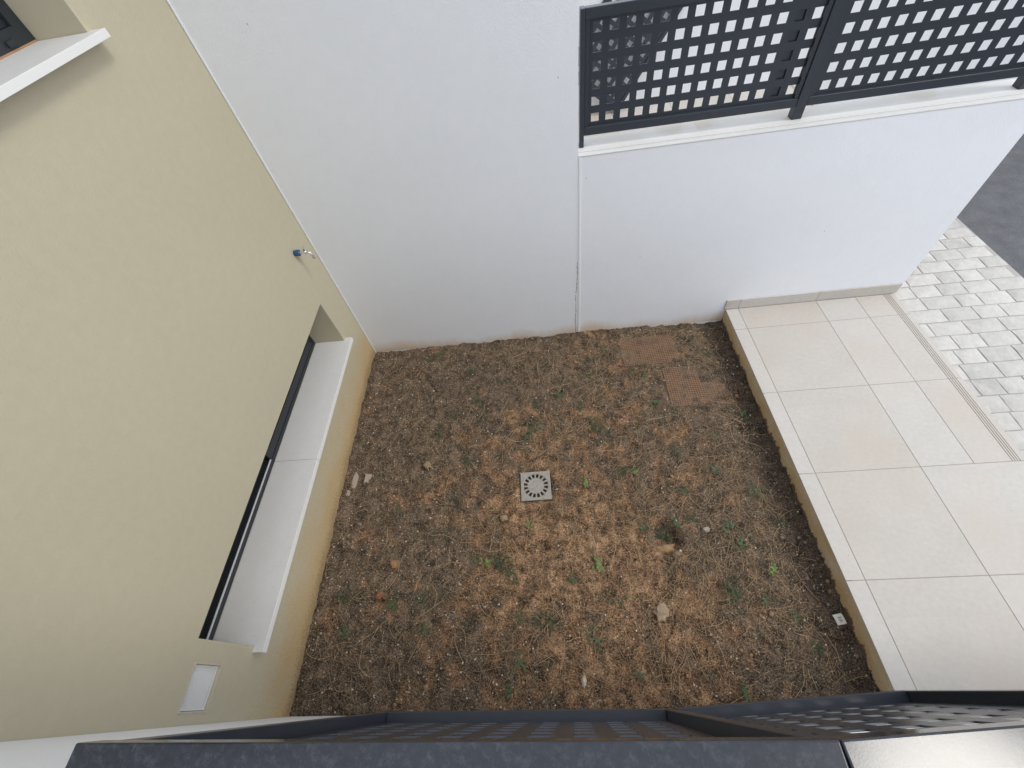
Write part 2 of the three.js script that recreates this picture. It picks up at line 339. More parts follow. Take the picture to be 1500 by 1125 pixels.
function lump(seed, det = 1, k = 0.35) {
  let g = new THREE.IcosahedronGeometry(0.5, det); g.deleteAttribute('uv'); g.deleteAttribute('normal'); g = mergeVertices(g, 1e-4); const p = g.attributes.position;
  for (let i = 0; i < p.count; i++) { const v = new THREE.Vector3().fromBufferAttribute(p, i), s = 1 + k * noise(v.x * 3 + seed, v.y * 3, v.z * 3) + k * 0.6 * noise(v.x * 8, v.y * 8 + seed, v.z * 8); p.setXYZ(i, v.x * s, v.y * s, v.z * s); }
  g.computeVertexNormals(); return g;
}
const crumbMat = std({ color: 0xffffff, roughness: 1 });
scatter('soil_crumbs', 'small brown crumbs of soil strewn over the bed', 42000, 11, lump(3, 0), crumbMat, r => 0.0035 + 0.009 * r() ** 4, (x, z, r) => { const q = ss(0.1, 0.6, redness(x, z)) , k = 0.45 + 1.2 * r() * r(); return lin(mix(0.23, 0.33, q) * k, mix(0.165, 0.195, q) * k, mix(0.108, 0.105, q) * k); }, (x, z, r) => r() < 0.35 + 0.9 * fbm(x * 5, z * 5, 3) + 0.25 && (!onMat(x, z) || r() < 0.08));
scatter('gravel', 'tiny pale gravel chips scattered on the soil', 3800, 12, lump(8, 0), std({ color: 0xffffff, roughness: 0.9 }), r => 0.0035 + 0.007 * r() ** 3, (x, z, r) => { const k = 0.38 + 0.4 * r(); return lin(k, k * 0.84, k * 0.66); }, (x, z, r) => r() < 0.3 + ss(1.5, 0.2, x) * 0.5 + ss(1.6, 2.4, z) * 0.4 && !onMat(x, z));
scatter('soil_clods', 'rounded lumps of dry earth on the bed', 1500, 13, lump(17, 1), crumbMat, r => 0.008 + 0.016 * r() ** 4, (x, z, r) => { const q = ss(0.1, 0.6, redness(x, z)), k = 0.6 + 0.6 * r(); return lin(mix(0.22, 0.38, q) * k, mix(0.16, 0.215, q) * k, mix(0.105, 0.11, q) * k); }, (x, z, r) => r() < 0.4 && !onMat(x, z));
function strand(pts, rad, seg) { return new THREE.TubeGeometry(new THREE.CatmullRomCurve3(pts), seg, rad, 3, false); }
{
  const r = rngOf(77), gs = [];
  for (let k = 0; k < 4600; k++) {
    let x, z, t = 0; do { x = 0.05 + r() * 2.85; z = 0.05 + r() * 2.45; t++; } while ((inCover(x, z, 0.02) || onMat(x, z) || r() > 0.12 + ss(0.8, 1.6, x) * 0.5 + 0.9 * fbm(x * 3 + 4, z * 3, 3) + 0.2 * ss(1.0, 2.2, z)) && t < 40);
    const big = r() < 0.12, L = big ? 0.08 + 0.16 * r() : 0.018 + 0.05 * r(), a = r() * 6.28, cv = (r() - 0.5) * (big ? 2.6 : 1.2), pts = []; let px = x, pz = z, aa = a;
    for (let i = 0; i <= 4; i++) { const cx = clamp(px, 0.01, W - 0.02), cz = clamp(pz, 0.01, 2.55); pts.push(new THREE.Vector3(cx, soilH(cx, cz) + 0.0035 + 0.005 * r() * (big ? 1 : 0.5), cz)); px += Math.cos(aa) * L / 4; pz += Math.sin(aa) * L / 4; aa += cv / 4 + (r() - 0.5) * 0.5; }
    const g = strand(pts, big ? 0.0013 : 0.0008 + 0.0005 * r(), big ? 9 : 4); const c = 0.55 + 0.6 * r(), n = g.attributes.position.count, col = new Float32Array(n * 3);
    for (let i = 0; i < n; i++) { col[3 * i] = 0.56 * c; col[3 * i + 1] = 0.39 * c; col[3 * i + 2] = 0.23 * c; } g.setAttribute('color', new THREE.BufferAttribute(col, 3)); gs.push(g);
  }
  top(mesh('d', mergeGeometries(gs), std({ vertexColors: true, roughness: 0.9 })), 'dry_grass', 'dead straw-coloured grass stalks lying on the soil', 'dry grass', null, 'stuff');
}

// ---------------------------------------------------------------- house with windows and vent
{
  const H = new THREE.Group();
  const zA = 0.29, zB = 2.285, yA = 0.445, yB = 0.865, uA = 0.555, uB = 2.05, vA = 2.40, vB = 3.65, TH = 0.34;
  const s = new THREE.Shape(); s.moveTo(2.7, -0.3); s.lineTo(2.7, 4.4); s.lineTo(-5, 4.4); s.lineTo(-5, -0.3); s.closePath();
  const hole = (a, b, c, d) => { const p = new THREE.Path(); p.moveTo(-a, c); p.lineTo(-b, c); p.lineTo(-b, d); p.lineTo(-a, d); p.closePath(); s.holes.push(p); };
  hole(zA, zB, yA, yB); hole(uA, uB, vA, vB); hole(2.372, 2.528, 0.677, 0.828);
  const g = new THREE.ExtrudeGeometry(s, { depth: TH, bevelEnabled: false }).rotateY(Math.PI / 2).translate(-TH, 0, 0);
  mesh('wall', metric(g), cream, H);
  mesh('interior', join([boxAt(-3.2, -3.0, -0.3, 4.4, -2.7, 5), boxAt(-3.0, -TH - 0.001, -0.3, 4.4, -2.7, -2.5), boxAt(-3.0, -TH - 0.001, -0.3, 4.4, 4.8, 5), boxAt(-3.0, -TH - 0.001, -0.3, -0.1, -2.5, 4.8), boxAt(-3.0, -TH - 0.001, 1.9, 2.1, -2.5, 4.8)]), roomPaint, H);
  mesh('roof', boxAt(-3.3, 0.02, 4.401, 4.6, -2.8, 5.1), cream, H);
  // lower window: sliding, two leaves
  const win = (name, z0, z1, y0, y1, xf, label) => { const n = new THREE.Group(); n.name = name; H.add(n); n.userData.label = label; return n; };
  const lw = win('window', zA, zB, yA, yB, 0, 'low wide sliding window with dark frame'); const y0 = 0.489;
  const fr = (x0, x1, z0, z1, a, b, t) => join([boxAt(x0, x1, a, a + t, z0, z1), boxAt(x0, x1, b - t, b, z0, z1), boxAt(x0, x1, a + t, b - t, z0, z0 + t), boxAt(x0, x1, a + t, b - t, z1 - t, z1)]);
  mesh('frame', fr(-0.335, -0.232, zA + 0.001, zB - 0.001, y0, yB - 0.001, 0.022), frameMetal, lw);
  mesh('sash', fr(-0.262, -0.236, zA + 0.024, 1.285, y0 + 0.0225, yB - 0.024, 0.058), frameMetal, lw);
  mesh('sash', fr(-0.306, -0.280, 1.262, zB - 0.024, y0 + 0.0225, yB - 0.024, 0.058), frameMetal, lw);
  mesh('track', boxAt(-0.2415, -0.2365, y0 + 0.0225, y0 + 0.032, 1.287, zB - 0.024), aluminium, lw);
  mesh('pane', boxAt(-0.251, -0.247, y0 + 0.08, yB - 0.082, zA + 0.082, 1.227), glass, lw);
  mesh('pane', boxAt(-0.295, -0.291, y0 + 0.08, yB - 0.082, 1.32, zB - 0.082), glass, lw);
  const sill = new THREE.Group(); sill.name = 'window_sill'; H.add(sill);
  const slab = (z0, z1, earA, earB, xi, xo, yt, th, par, za, zb) => {
    const p = new THREE.Shape(); const a = earA ? za : z0, b = earB ? zb : z1;
    p.moveTo(xi, -a); p.lineTo(0.0008, -a); if (earA) p.lineTo(0.0008, -z0); p.lineTo(xo, -z0); p.lineTo(xo, -z1); if (earB) { p.lineTo(0.0008, -z1); p.lineTo(0.0008, -b); } else p.lineTo(0.0008, -z1); p.lineTo(xi, -b); p.closePath();
    const g = new THREE.ExtrudeGeometry(p, { depth: th - 0.003, bevelEnabled: true, bevelSize: 0.0006, bevelThickness: 0.0015, bevelSegments: 1 }).rotateX(-Math.PI / 2).translate(0, yt - th + 0.0015, 0);
    return mesh('slab', metric(g), sillStone, par);
  };
  slab(0.265, 1.2865, true, false, -0.23, 0.05, y0 - 0.002, 0.03, sill, zA + 0.002, 0);
  slab(1.2895, 2.311, false, true, -0.23, 0.05, y0 - 0.002, 0.03, sill, 0, zB - 0.002);
  mesh('front_edge', join([boxAt(0.0508, 0.0545, y0 - 0.0325, y0 - 0.0015, 0.2645, 1.2865, 0.001), boxAt(0.0508, 0.0545, y0 - 0.0325, y0 - 0.0015, 1.2895, 2.3115, 0.001)]), edgeWhite, sill);
  mesh('mortar_bed', boxAt(-0.229, -0.002, yA + 0.001, y0 - 0.0335, zA + 0.001, zB - 0.001), grout, sill);
  // upper window
  const uw = win('window', uA, uB, vA, vB, 0, 'upper window with dark frame above a stone sill'), u0 = 2.437;
  mesh('frame', fr(-0.29, -0.2, uA + 0.001, uB - 0.001, u0 + 0.006, vB - 0.001, 0.05), frameMetal, uw);
  mesh('sash', fr(-0.262, -0.215, uA + 0.052, uB - 0.052, u0 + 0.057, vB - 0.052, 0.055), frameMetal, uw);
  mesh('pane', boxAt(-0.242, -0.236, u0 + 0.111, vB - 0.106, uA + 0.106, uB - 0.106), glass, uw);
  mesh('drain_cap', boxAt(-0.2, -0.192, u0 + 0.014, u0 + 0.03, uA + 0.09, uA + 0.13), frameMetal, uw);
  mesh('sealant', boxAt(-0.215, -0.199, u0 - 0.001, u0 + 0.0058, uA + 0.004, uB - 0.004), std({ color: lin(0.42, 0.24, 0.13), roughness: 0.9 }), uw);
  const us = new THREE.Group(); us.name = 'window_sill'; H.add(us);
  slab(0.532, 2.075, true, true, -0.198, 0.05, u0, 0.024, us, uA + 0.002, uB - 0.002);
  mesh('front_edge', boxAt(0.0508, 0.0545, u0 - 0.0255, u0 + 0.0005, 0.5315, 2.0755, 0.001), edgeWhite, us);
  mesh('mortar_bed', boxAt(-0.2, -0.002, vA + 0.001, u0 - 0.0275, uA + 0.001, uB - 0.001), grout, us);
  // ventilation grille
  const v = new THREE.Group(); v.name = 'vent'; v.userData.label = 'small square white louvred vent'; H.add(v);
  mesh('mortar_edge', (() => { const f = [], a = 2.366, b = 2.534, c = 0.671, d = 0.834; const lip = (y0, y1, z0, z1) => { const n = 6, hz = z1 - z0 > y1 - y0; for (let q = 0; q < n; q++) { const t0 = q / n, t1 = (q + 1) / n, k = 0.0015 + 0.003 * hash(q, Math.round(y0 * 1000)); f.push(hz ? boxAt(-0.003, k, y0, y1, mix(z0, z1, t0), mix(z0, z1, t1)) : boxAt(-0.003, k, mix(y0, y1, t0), mix(y0, y1, t1), z0, z1)); } }; lip(c, c + 0.0058, a, b); lip(d - 0.0058, d, a, b); lip(c + 0.006, d - 0.006, a, a + 0.0058); lip(c + 0.006, d - 0.006, b - 0.0058, b); return join(f); })(), std({ color: lin(0.55, 0.50, 0.43), roughness: 0.95 }), v);
  mesh('frame', fr(-0.03, -0.010, 2.3735, 2.5265, 0.6785, 0.8265, 0.008), whitePlastic, v);
  mesh('back_plate', boxAt(-0.05, -0.0405, 0.68, 0.825, 2.375, 2.525), std({ color: lin(0.10, 0.10, 0.10), roughness: 0.9 }), v);
  for (let k = 0; k < 11; k++) { const y = 0.6945 + k * 0.0116, gg = new THREE.BoxGeometry(0.018, 0.0024, 0.1365).rotateZ(-0.35).translate(-0.020, y, 2.45); mesh('slat', metric(gg), whitePlastic, v); }
  top(H, 'house', 'cream rendered house wall with a low window, sills and a vent', 'house');
}
// ---------------------------------------------------------------- boundary walls
{
  const a = new THREE.Group();
  mesh('high_wall', boxAt(0.0015, XJ, -0.3, 3.3, -0.22, 0), whiteWall, a);
  mesh('low_wall', boxAt(XJ, XE, -0.3, 1.488, -0.22, 0), whiteWall, a);
  mesh('coping', join([boxAt(XJ + 0.0005, XE + 0.0005, 1.4885, 1.497, -0.2205, 0.0015, 0.003), boxAt(XJ + 0.0005, XE, 1.497, 1.5015, -0.21, -0.036, 0.002)]), coping, a);
  mesh('joint_bead', boxAt(XJ + 0.002, XJ + 0.016, 0.0, 1.488, -0.002, 0.0035, 0.0015), whitePlain, a);
  mesh('corner_bead', boxAt(0.0025, 0.009, 0.0, 3.3, -0.001, 0.0045), whitePlain, a);
  top(a, 'garden_wall', 'tall white rendered wall stepping down to a low wall under a metal fence', 'wall');
  const b = new THREE.Group();
  mesh('high_wall', boxAt(0.0015, 0.975, -0.3, 3.3, DZ, DZ + 0.2), whitePlain, b);
  mesh('low_wall', boxAt(0.975, 5.0, -0.3, 1.235, DZ, DZ + 0.2), whitePlain, b);
  mesh('coping', boxAt(0.9755, 5.0, 1.2355, 1.247, DZ - 0.002, DZ + 0.202, 0.003), whitePlain, b);
  top(b, 'garden_wall', 'white rendered wall beside the vent carrying the dark fence with glossy top rail', 'wall');
  const c = new THREE.Group();
  mesh('wall', boxAt(0.0015, 9, -0.3, 1.9, -2.75, -2.55), whitePlain, c);
  mesh('coping', boxAt(0.0015, 9.01, 1.9005, 1.915, -2.76, -2.54, 0.003), whitePlain, c);
  top(c, 'garden_wall', 'white wall seen through the holes of the fence, across the next courtyard', 'wall');
  const f = new THREE.Group();
  mesh('slab', boxAt(0.002, XE - 0.02, -0.3, 0.685, -2.549, -0.221), tileGrout, f);
  for (let i = 0; i < 7; i++) for (let j = 0; j < 4; j++) mesh('tile', boxAt(0.01 + i * 0.6 + 0.0015, Math.min(0.01 + (i + 1) * 0.6, XE - 0.02) - 0.0015, 0.686, 0.7, -2.54 + j * 0.58 + 0.0015, -2.54 + (j + 1) * 0.58 - 0.0015, 0.001), tileMats[(i + j * 3) % 4], f);
  top(f, 'courtyard_floor', 'pale tiled floor of the courtyard behind the fence', 'floor', null, 'structure');
}
// ---------------------------------------------------------------- perforated fences
function sheetGeo(w, h, cols, rows, pitch, hole, x0, y0, t = 0.003) {
  const s = new THREE.Shape(); s.moveTo(0, 0); s.lineTo(w, 0); s.lineTo(w, h); s.lineTo(0, h); s.closePath();
  for (let i = 0; i < cols; i++) for (let j = 0; j < rows; j++) { const a = x0 + i * pitch - hole / 2, b = y0 + j * pitch - hole / 2; const p = new THREE.Path(); p.moveTo(a, b); p.lineTo(a, b + hole); p.lineTo(a + hole, b + hole); p.lineTo(a + hole, b); p.closePath(); s.holes.push(p); }
  return metric(new THREE.ExtrudeGeometry(s, { depth: t, bevelEnabled: false }));
}
{
  const F = new THREE.Group(), zc = -0.1, fy0 = 1.565, fy1 = 2.13, px = [1.834, 3.022, 4.175];
  const posts = px.map(x => mesh('post', boxAt(x - (x < 2 ? 0.012 : 0.027), x + (x < 2 ? 0.012 : 0.027), 1.502, fy1, zc - 0.03, zc + 0.022, 0.003), darkPaint, F));
  for (let k = 0; k < 2; k++) {
    const a = px[k] + (k ? 0.0275 : 0.0125), b = px[k + 1] - 0.0275;
    mesh('bottom_rail', boxAt(a, b, fy0, fy0 + 0.044, zc - 0.02, zc + 0.02, 0.003), darkPaint, F);
    mesh('top_rail', boxAt(a, b, fy1 - 0.044, fy1, zc - 0.02, zc + 0.02, 0.003), darkPaint, F);
    mesh('stile', boxAt(a, a + 0.022, fy0 + 0.0445, fy1 - 0.0445, zc - 0.018, zc + 0.014, 0.002), darkPaint, F);
    mesh('stile', boxAt(b - 0.022, b, fy0 + 0.0445, fy1 - 0.0445, zc - 0.018, zc + 0.014, 0.002), darkPaint, F);
    const w = b - a - 0.045, h = fy1 - fy0 - 0.089, cols = k ? 13 : 14, x0 = k ? 0.05 : 1.908 - a - 0.0225;
    const m = mesh('perforated_sheet', sheetGeo(w, h, cols, 6, 0.08, 0.043, x0, 1.649 - fy0 - 0.0445), darkPaint, F); m.position.set(a + 0.0225, fy0 + 0.0445, zc - 0.005);
  }
  mesh('back_strut', boxAt(2.845, 2.9, fy0 + 0.0445, fy1 - 0.0445, zc - 0.03, zc - 0.012, 0.002), darkPaint, F);
  top(F, 'metal_fence', 'dark grey fence of square-hole panels on top of the low white wall', 'fence');
  // spare panel leaning askew in the next courtyard
  const L = new THREE.Group(), w = 1.25, h = 0.66;
  mesh('frame', join([boxAt(0, w, 0, 0.03, -0.015, 0.015), boxAt(0, w, h - 0.03, h, -0.015, 0.015), boxAt(0, 0.03, 0.03, h - 0.03, -0.015, 0.015), boxAt(w - 0.03, w, 0.03, h - 0.03, -0.015, 0.015)]), darkPaint, L);
  const m = mesh('perforated_sheet', sheetGeo(w - 0.06, h - 0.06, 14, 7, 0.08, 0.043, 0.075, 0.06), darkPaint, L); m.position.set(0.03, 0.03, -0.0015);
  L.rotation.set(-0.16, 0, 0.94, 'XYZ'); L.position.set(2.46, 0.705, -2.40);
  top(L, 'fence_panel', 'loose perforated dark panel leaning tilted in the courtyard behind the fence', 'panel');
}
{
  const F = new THREE.Group(), yt = 2.18, yb = 1.30, dep = 0.046;
  const pts = [[0.985, 2.523], [1.781, 2.5245], [2.392, 2.492]];
  for (let k = 0; k < 2; k++) {
    const P = new THREE.Group(), [ax, az] = pts[k], [bx, bz] = pts[k + 1], w = Math.hypot(bx - ax, bz - az);
    P.position.set(ax, 0, az); P.rotation.y = -Math.atan2(bz - az, bx - ax); P.updateMatrix();
    const put = (name, g, mat) => { g.applyMatrix4(P.matrix); return mesh(name, g, mat, F); };
    { const rg = boxAt(k ? 0.0008 : -0.001, w, yt - 0.035, yt, 0, dep, 0.002, 2); if (k) { rg.translate(0, -yt, 0); rg.rotateZ(-0.06); rg.translate(0, yt, 0); } put('top_rail', rg, railPaint); }
    put('bottom_rail', boxAt(k ? 0.0145 : 0.0285, w - (k ? 0.0285 : 0.0145), yb - 0.04, yb, 0, dep - 0.006, 0.002), darkPaint);
    for (const [q0, q1] of (k ? [[w - 0.028, w]] : [[0, 0.028], [w - 0.014, w + 0.014]])) put('post', boxAt(q0, q1, 1.2475, yt - 0.0355, 0.0015, dep - 0.004, 0.002), darkPaint);
    const sw = w - (k ? 0.0295 + 0.0155 : 0.0295 + 0.0155) + 0.001, cols = k ? 6 : 9, pitch = 0.08, x0 = (sw - (cols - 1) * pitch) / 2;
    const sg = sheetGeo(sw, yt - yb - 0.037, cols, 10, pitch, 0.043, x0, 0.062); sg.translate(k ? 0.0145 : 0.0285, yb + 0.001, 0.024); put('perforated_sheet', sg, darkPaint);
  }
  top(F, 'metal_fence', 'dark grey perforated fence with flat glossy rail beside the vent wall', 'fence');
}

// ---------------------------------------------------------------- drain cover
{
  const D = new THREE.Group(), m = std({ map: tex(256, 256, (i, j) => { const n = fbm(i / 30, j / 30, 4), k = 1 + 0.25 * n + 0.08 * (hash(i, j) - 0.5); return mix3([0.33 * k, 0.315 * k, 0.285 * k], [0.30, 0.21, 0.13], clamp(fbm(i / 22 + 7, j / 22, 3) * 2 - 0.1)); }, { rep: [5, 5] }), roughness: 0.6, metalness: 0.15 });
  const s = new THREE.Shape(), R = 0.1; s.moveTo(-R, -R); s.lineTo(R, -R); s.lineTo(R, R); s.lineTo(-R, R); s.closePath();
  const hp = new THREE.Path(); hp.absarc(0, 0, 0.087, 0, Math.PI * 2, true); s.holes.push(hp);
  mesh('frame', new THREE.ExtrudeGeometry(s, { depth: 0.012, bevelEnabled: true, bevelSize: 0.0015, bevelThickness: 0.0015, bevelSegments: 1, curveSegments: 40 }).rotateX(-Math.PI / 2).translate(0, -0.012, 0), m, D);
  const c = new THREE.Shape(); c.absarc(0, 0, 0.0862, 0, Math.PI * 2, false);
  for (let k = 0; k < 16; k++) { const a = (k + 0.5) / 16 * Math.PI * 2, p = new THREE.Path(), pt = (r, o) => [r * Math.cos(a) - o * Math.sin(a), r * Math.sin(a) + o * Math.cos(a)]; p.moveTo(...pt(0.056, -0.0068)); p.lineTo(...pt(0.056, 0.0068)); p.lineTo(...pt(0.0825, 0.0105)); p.lineTo(...pt(0.0825, -0.0105)); p.closePath(); c.holes.push(p); }
  mesh('slotted_grate', metric(new THREE.ExtrudeGeometry(c, { depth: 0.008, bevelEnabled: false, curveSegments: 48 }).rotateX(-Math.PI / 2).translate(0, -0.009, 0)), m, D);
  mesh('pipe', new THREE.CylinderGeometry(0.08, 0.08, 0.2, 24, 1, true).translate(0, -0.125, 0), std({ color: lin(0.03, 0.03, 0.03), roughness: 0.9, side: THREE.DoubleSide }), D);
  mesh('pipe_bottom', new THREE.CylinderGeometry(0.08, 0.08, 0.004, 24).translate(0, -0.227, 0), std({ color: lin(0.02, 0.02, 0.02), roughness: 0.9 }), D);
  D.position.set(1.381, 0.004, 1.3525); D.rotation.y = 0.012;
  top(D, 'drain_cover', 'square grey drain cover with a ring of slots in the soil', 'drain');
}
// ---------------------------------------------------------------- two waffle-pattern covers bedded in the soil
{
  const rustMap = tex(512, 512, (i, j) => { const n = fbm(i / 40, j / 40, 5), k = 1 + 0.35 * n + 0.25 * (hash(i >> 1, j >> 1) - 0.5); return mix3([0.25 * k, 0.150 * k, 0.090 * k], [0.14, 0.102, 0.076], clamp(fbm(i / 90 + 3, j / 90, 3) * 2.4 + 0.05)); }, { rep: [3, 3] });
  const mat = std({ map: rustMap, roughness: 0.95 });
  const cover = (x0, x1, z0, z1, y, label, rot) => {
    const g = new THREE.Group(), w = x1 - x0, d = z1 - z0, p = 0.0172, b = 0.0068;
    mesh('plate', boxAt(-w / 2, w / 2, -0.02, 0, -d / 2, d / 2, 0.002), mat, g);
    const bars = []; for (let x = -w / 2 + 0.01; x < w / 2 - 0.005; x += p) bars.push(boxAt(x - b / 2, x + b / 2, 0.0004, 0.0082, -d / 2 + 0.004, d / 2 - 0.004));
    for (let z = -d / 2 + 0.01; z < d / 2 - 0.006; z += p) bars.push(boxAt(-w / 2 + 0.004, w / 2 - 0.004, 0.0002, 0.0076, z - b / 2, z + b / 2));
    const r = mesh('waffle_ribs', join(bars), mat, g); r.userData.kind = 'stuff';
    g.position.set((x0 + x1) / 2, y, (z0 + z1) / 2); g.rotation.y = rot; top(g, 'access_cover', label, 'cover', 'waffle covers in the soil');
  };
  cover(2.13, 2.56, 0.108, 0.405, -0.0062, 'rust-brown waffle-pattern cover in the soil right against the white wall', 0.015);
  cover(2.407, 2.83, 0.447, 0.815, -0.0072, 'rust-brown waffle-pattern cover in the soil beside the terrace kerb', -0.01);
}
// ---------------------------------------------------------------- outdoor tap
{
  const T = new THREE.Group(), chrome = std({ color: lin(0.78, 0.78, 0.79), roughness: 0.18, metalness: 1 }), blue = std({ color: lin(0.025, 0.08, 0.19), roughness: 0.45 }), blk = std({ color: lin(0.03, 0.03, 0.035), roughness: 0.5 });
  mesh('wall_sleeve', new THREE.CylinderGeometry(0.024, 0.026, 0.042, 20).rotateZ(Math.PI / 2).translate(0.0205, 0, 0), blue, T);
  mesh('body', join([new THREE.CylinderGeometry(0.012, 0.014, 0.05, 16).rotateZ(Math.PI / 2).translate(0.0665, 0, 0), new THREE.SphereGeometry(0.0155, 16, 10).translate(0.09, 0, 0)]), chrome, T);
  mesh('spout', new THREE.TubeGeometry(new THREE.CatmullRomCurve3([new THREE.Vector3(0.095, -0.004, 0), new THREE.Vector3(0.118, -0.008, 0), new THREE.Vector3(0.132, -0.024, 0), new THREE.Vector3(0.135, -0.05, 0)]), 14, 0.009, 12), chrome, T);
  mesh('collar', new THREE.CylinderGeometry(0.0125, 0.0125, 0.014, 16).translate(0.135, -0.056, 0), chrome, T);
  mesh('stem', new THREE.CylinderGeometry(0.006, 0.006, 0.022, 10).translate(0.09, 0.022, 0), blk, T);
  mesh('handle', new RoundedBoxGeometry(0.014, 0.007, 0.06, 2, 0.003).translate(0.09, 0.035, 0), chrome, T);
  T.position.set(0, 1.235, 0.222); T.scale.setScalar(0.78);
  top(T, 'outdoor_tap', 'small chrome tap with blue wall sleeve on the cream wall', 'tap');
}
// ---------------------------------------------------------------- loose things on the soil
function place(m, x, z, dy = 0) { m.position.set(x, soilH(x, z) + dy, z); return m; }
{
  const stone = (seed, sx, sy, sz, c) => { const g = lump(seed, 3, 0.55).scale(sx, sy, sz); const n = g.attributes.position.count, col = new Float32Array(n * 3); for (let i = 0; i < n; i++) { const p = g.attributes.position, k = 0.8 + 0.9 * fbm(p.getX(i) * 90, p.getZ(i) * 90, 2, p.getY(i) * 90); col[3 * i] = c[0] * k; col[3 * i + 1] = c[1] * k; col[3 * i + 2] = c[2] * k; } g.setAttribute('color', new THREE.BufferAttribute(col, 3)); return new THREE.Mesh(g, std({ vertexColors: true, roughness: 0.95 })); };
  top(place(stone(4, 0.115, 0.06, 0.062, [0.42, 0.27, 0.14]), 2.145, 1.795, 0.012), 'soil_clod', 'ochre clod of earth in the small pit beside a weed', 'clod');
  top(place(stone(9, 0.045, 0.04, 0.04, [0.30, 0.20, 0.14]), 2.195, 1.835, 0.008), 'soil_clod', 'small reddish clod touching the ochre clod in the pit', 'clod');
  top(place(stone(21, 0.018, 0.014, 0.016, [0.55, 0.52, 0.47]), 2.225, 1.815, 0.006), 'stone', 'tiny grey stone at the edge of the small pit', 'stone');
  top(place(stone(14, 0.07, 0.04, 0.085, [0.40, 0.30, 0.20]), 2.041, 2.136, 0.012), 'stone', 'pale beige flat stone lying below the small pit', 'stone');
  top(place(stone(25, 0.05, 0.045, 0.05, [0.36, 0.20, 0.10]), 0.463, 1.82, 0.015), 'soil_clod', 'round orange-brown clod on the greyish soil towards the house', 'clod');
  top(place(stone(31, 0.028, 0.016, 0.055, [0.62, 0.54, 0.42]), 1.582, 2.44, 0.005), 'stone', 'narrow whitish stone near the foot of the near fence', 'stone');
  top(place(stone(33, 0.05, 0.03, 0.035, [0.40, 0.28, 0.18]), 1.16, 1.565, 0.008), 'stone', 'small triangular buff stone near the drain cover', 'stone');
  top(place(stone(37, 0.045, 0.03, 0.03, [0.42, 0.36, 0.30]), 2.40, 1.70, 0.008), 'stone', 'pinkish-grey stone beside a weed near the kerb', 'stone');
  top(place(stone(38, 0.06, 0.035, 0.05, [0.30, 0.14, 0.075]), 0.39, 1.99, 0.012), 'soil_clod', 'reddish clod beside a dark hollow near the house wall', 'clod');
  top(place(stone(41, 0.055, 0.03, 0.05, [0.34, 0.24, 0.14]), 0.60, 1.14, 0.008), 'soil_clod', 'yellowish clod at a shallow hollow in the grey soil', 'clod');
  // broken mortar left on the bed
  const mort = (seed, w, d, h) => { const s = new THREE.Shape(), r = rngOf(seed); const P = [[-w / 2, -d / 2], [-w / 6, -d / 2.2], [w / 4, -d / 1.9], [w / 2, -d / 3], [w / 2.4, 0], [w / 2, d / 2.4], [w / 8, d / 2], [-w / 3, d / 2.3], [-w / 2.2, d / 6]]; P.forEach(([x, y], i) => { x += (r() - 0.5) * w * 0.5; y += (r() - 0.5) * d * 0.22; i ? s.lineTo(x, y) : s.moveTo(x, y); }); s.closePath(); return new THREE.Mesh(metric(new THREE.ExtrudeGeometry(s, { depth: h, bevelEnabled: true, bevelSize: 0.003, bevelThickness: 0.003, bevelSegments: 1 }).rotateX(-Math.PI / 2)), std({ map: tileMap, color: lin(0.70, 0.63, 0.54), roughness: 0.95, bumpMap: stuccoBump, bumpScale: 0.01 })); };
  top(place(mort(2, 0.032, 0.11, 0.014), 0.072, 1.235, -0.002), 'mortar_lump', 'long broken strip of pale mortar at the foot of the cream wall', 'mortar');
  top(place(mort(6, 0.035, 0.06, 0.014), 0.165, 1.215, 0), 'mortar_lump', 'short chip of pale mortar beside a longer mortar strip', 'mortar');
  top(place(mort(8, 0.016, 0.035, 0.01), 0.055, 1.33, 0), 'mortar_lump', 'smallest crumb of pale mortar close against the cream wall', 'mortar');
  // printed paper tag
  const cv = document.createElement('canvas'); cv.width = 96; cv.height = 96; const c2 = cv.getContext('2d'); c2.fillStyle = '#d6d3cb'; c2.fillRect(0, 0, 96, 96); c2.fillStyle = '#5c5854'; c2.fillRect(34, 30, 40, 7); c2.fillRect(34, 44, 30, 6); c2.fillRect(38, 56, 34, 7); c2.fillRect(40, 70, 22, 5);
  const ct = new THREE.CanvasTexture(cv); ct.colorSpace = THREE.SRGBColorSpace;
  const pg = new THREE.PlaneGeometry(0.045, 0.05, 6, 6).rotateX(-Math.PI / 2); const pp = pg.attributes.position; for (let i = 0; i < pp.count; i++) pp.setY(i, 0.004 * Math.sin(pp.getX(i) * 90) + 0.003 * Math.cos(pp.getZ(i) * 70)); pg.computeVertexNormals();
  const tag = new THREE.Mesh(pg, std({ map: ct, roughness: 0.8, side: THREE.DoubleSide })); tag.rotation.y = 0.15; top(place(tag, 2.952, 2.195, 0.010), 'paper_tag', 'small white printed paper tag lying against the terrace kerb', 'paper');
}
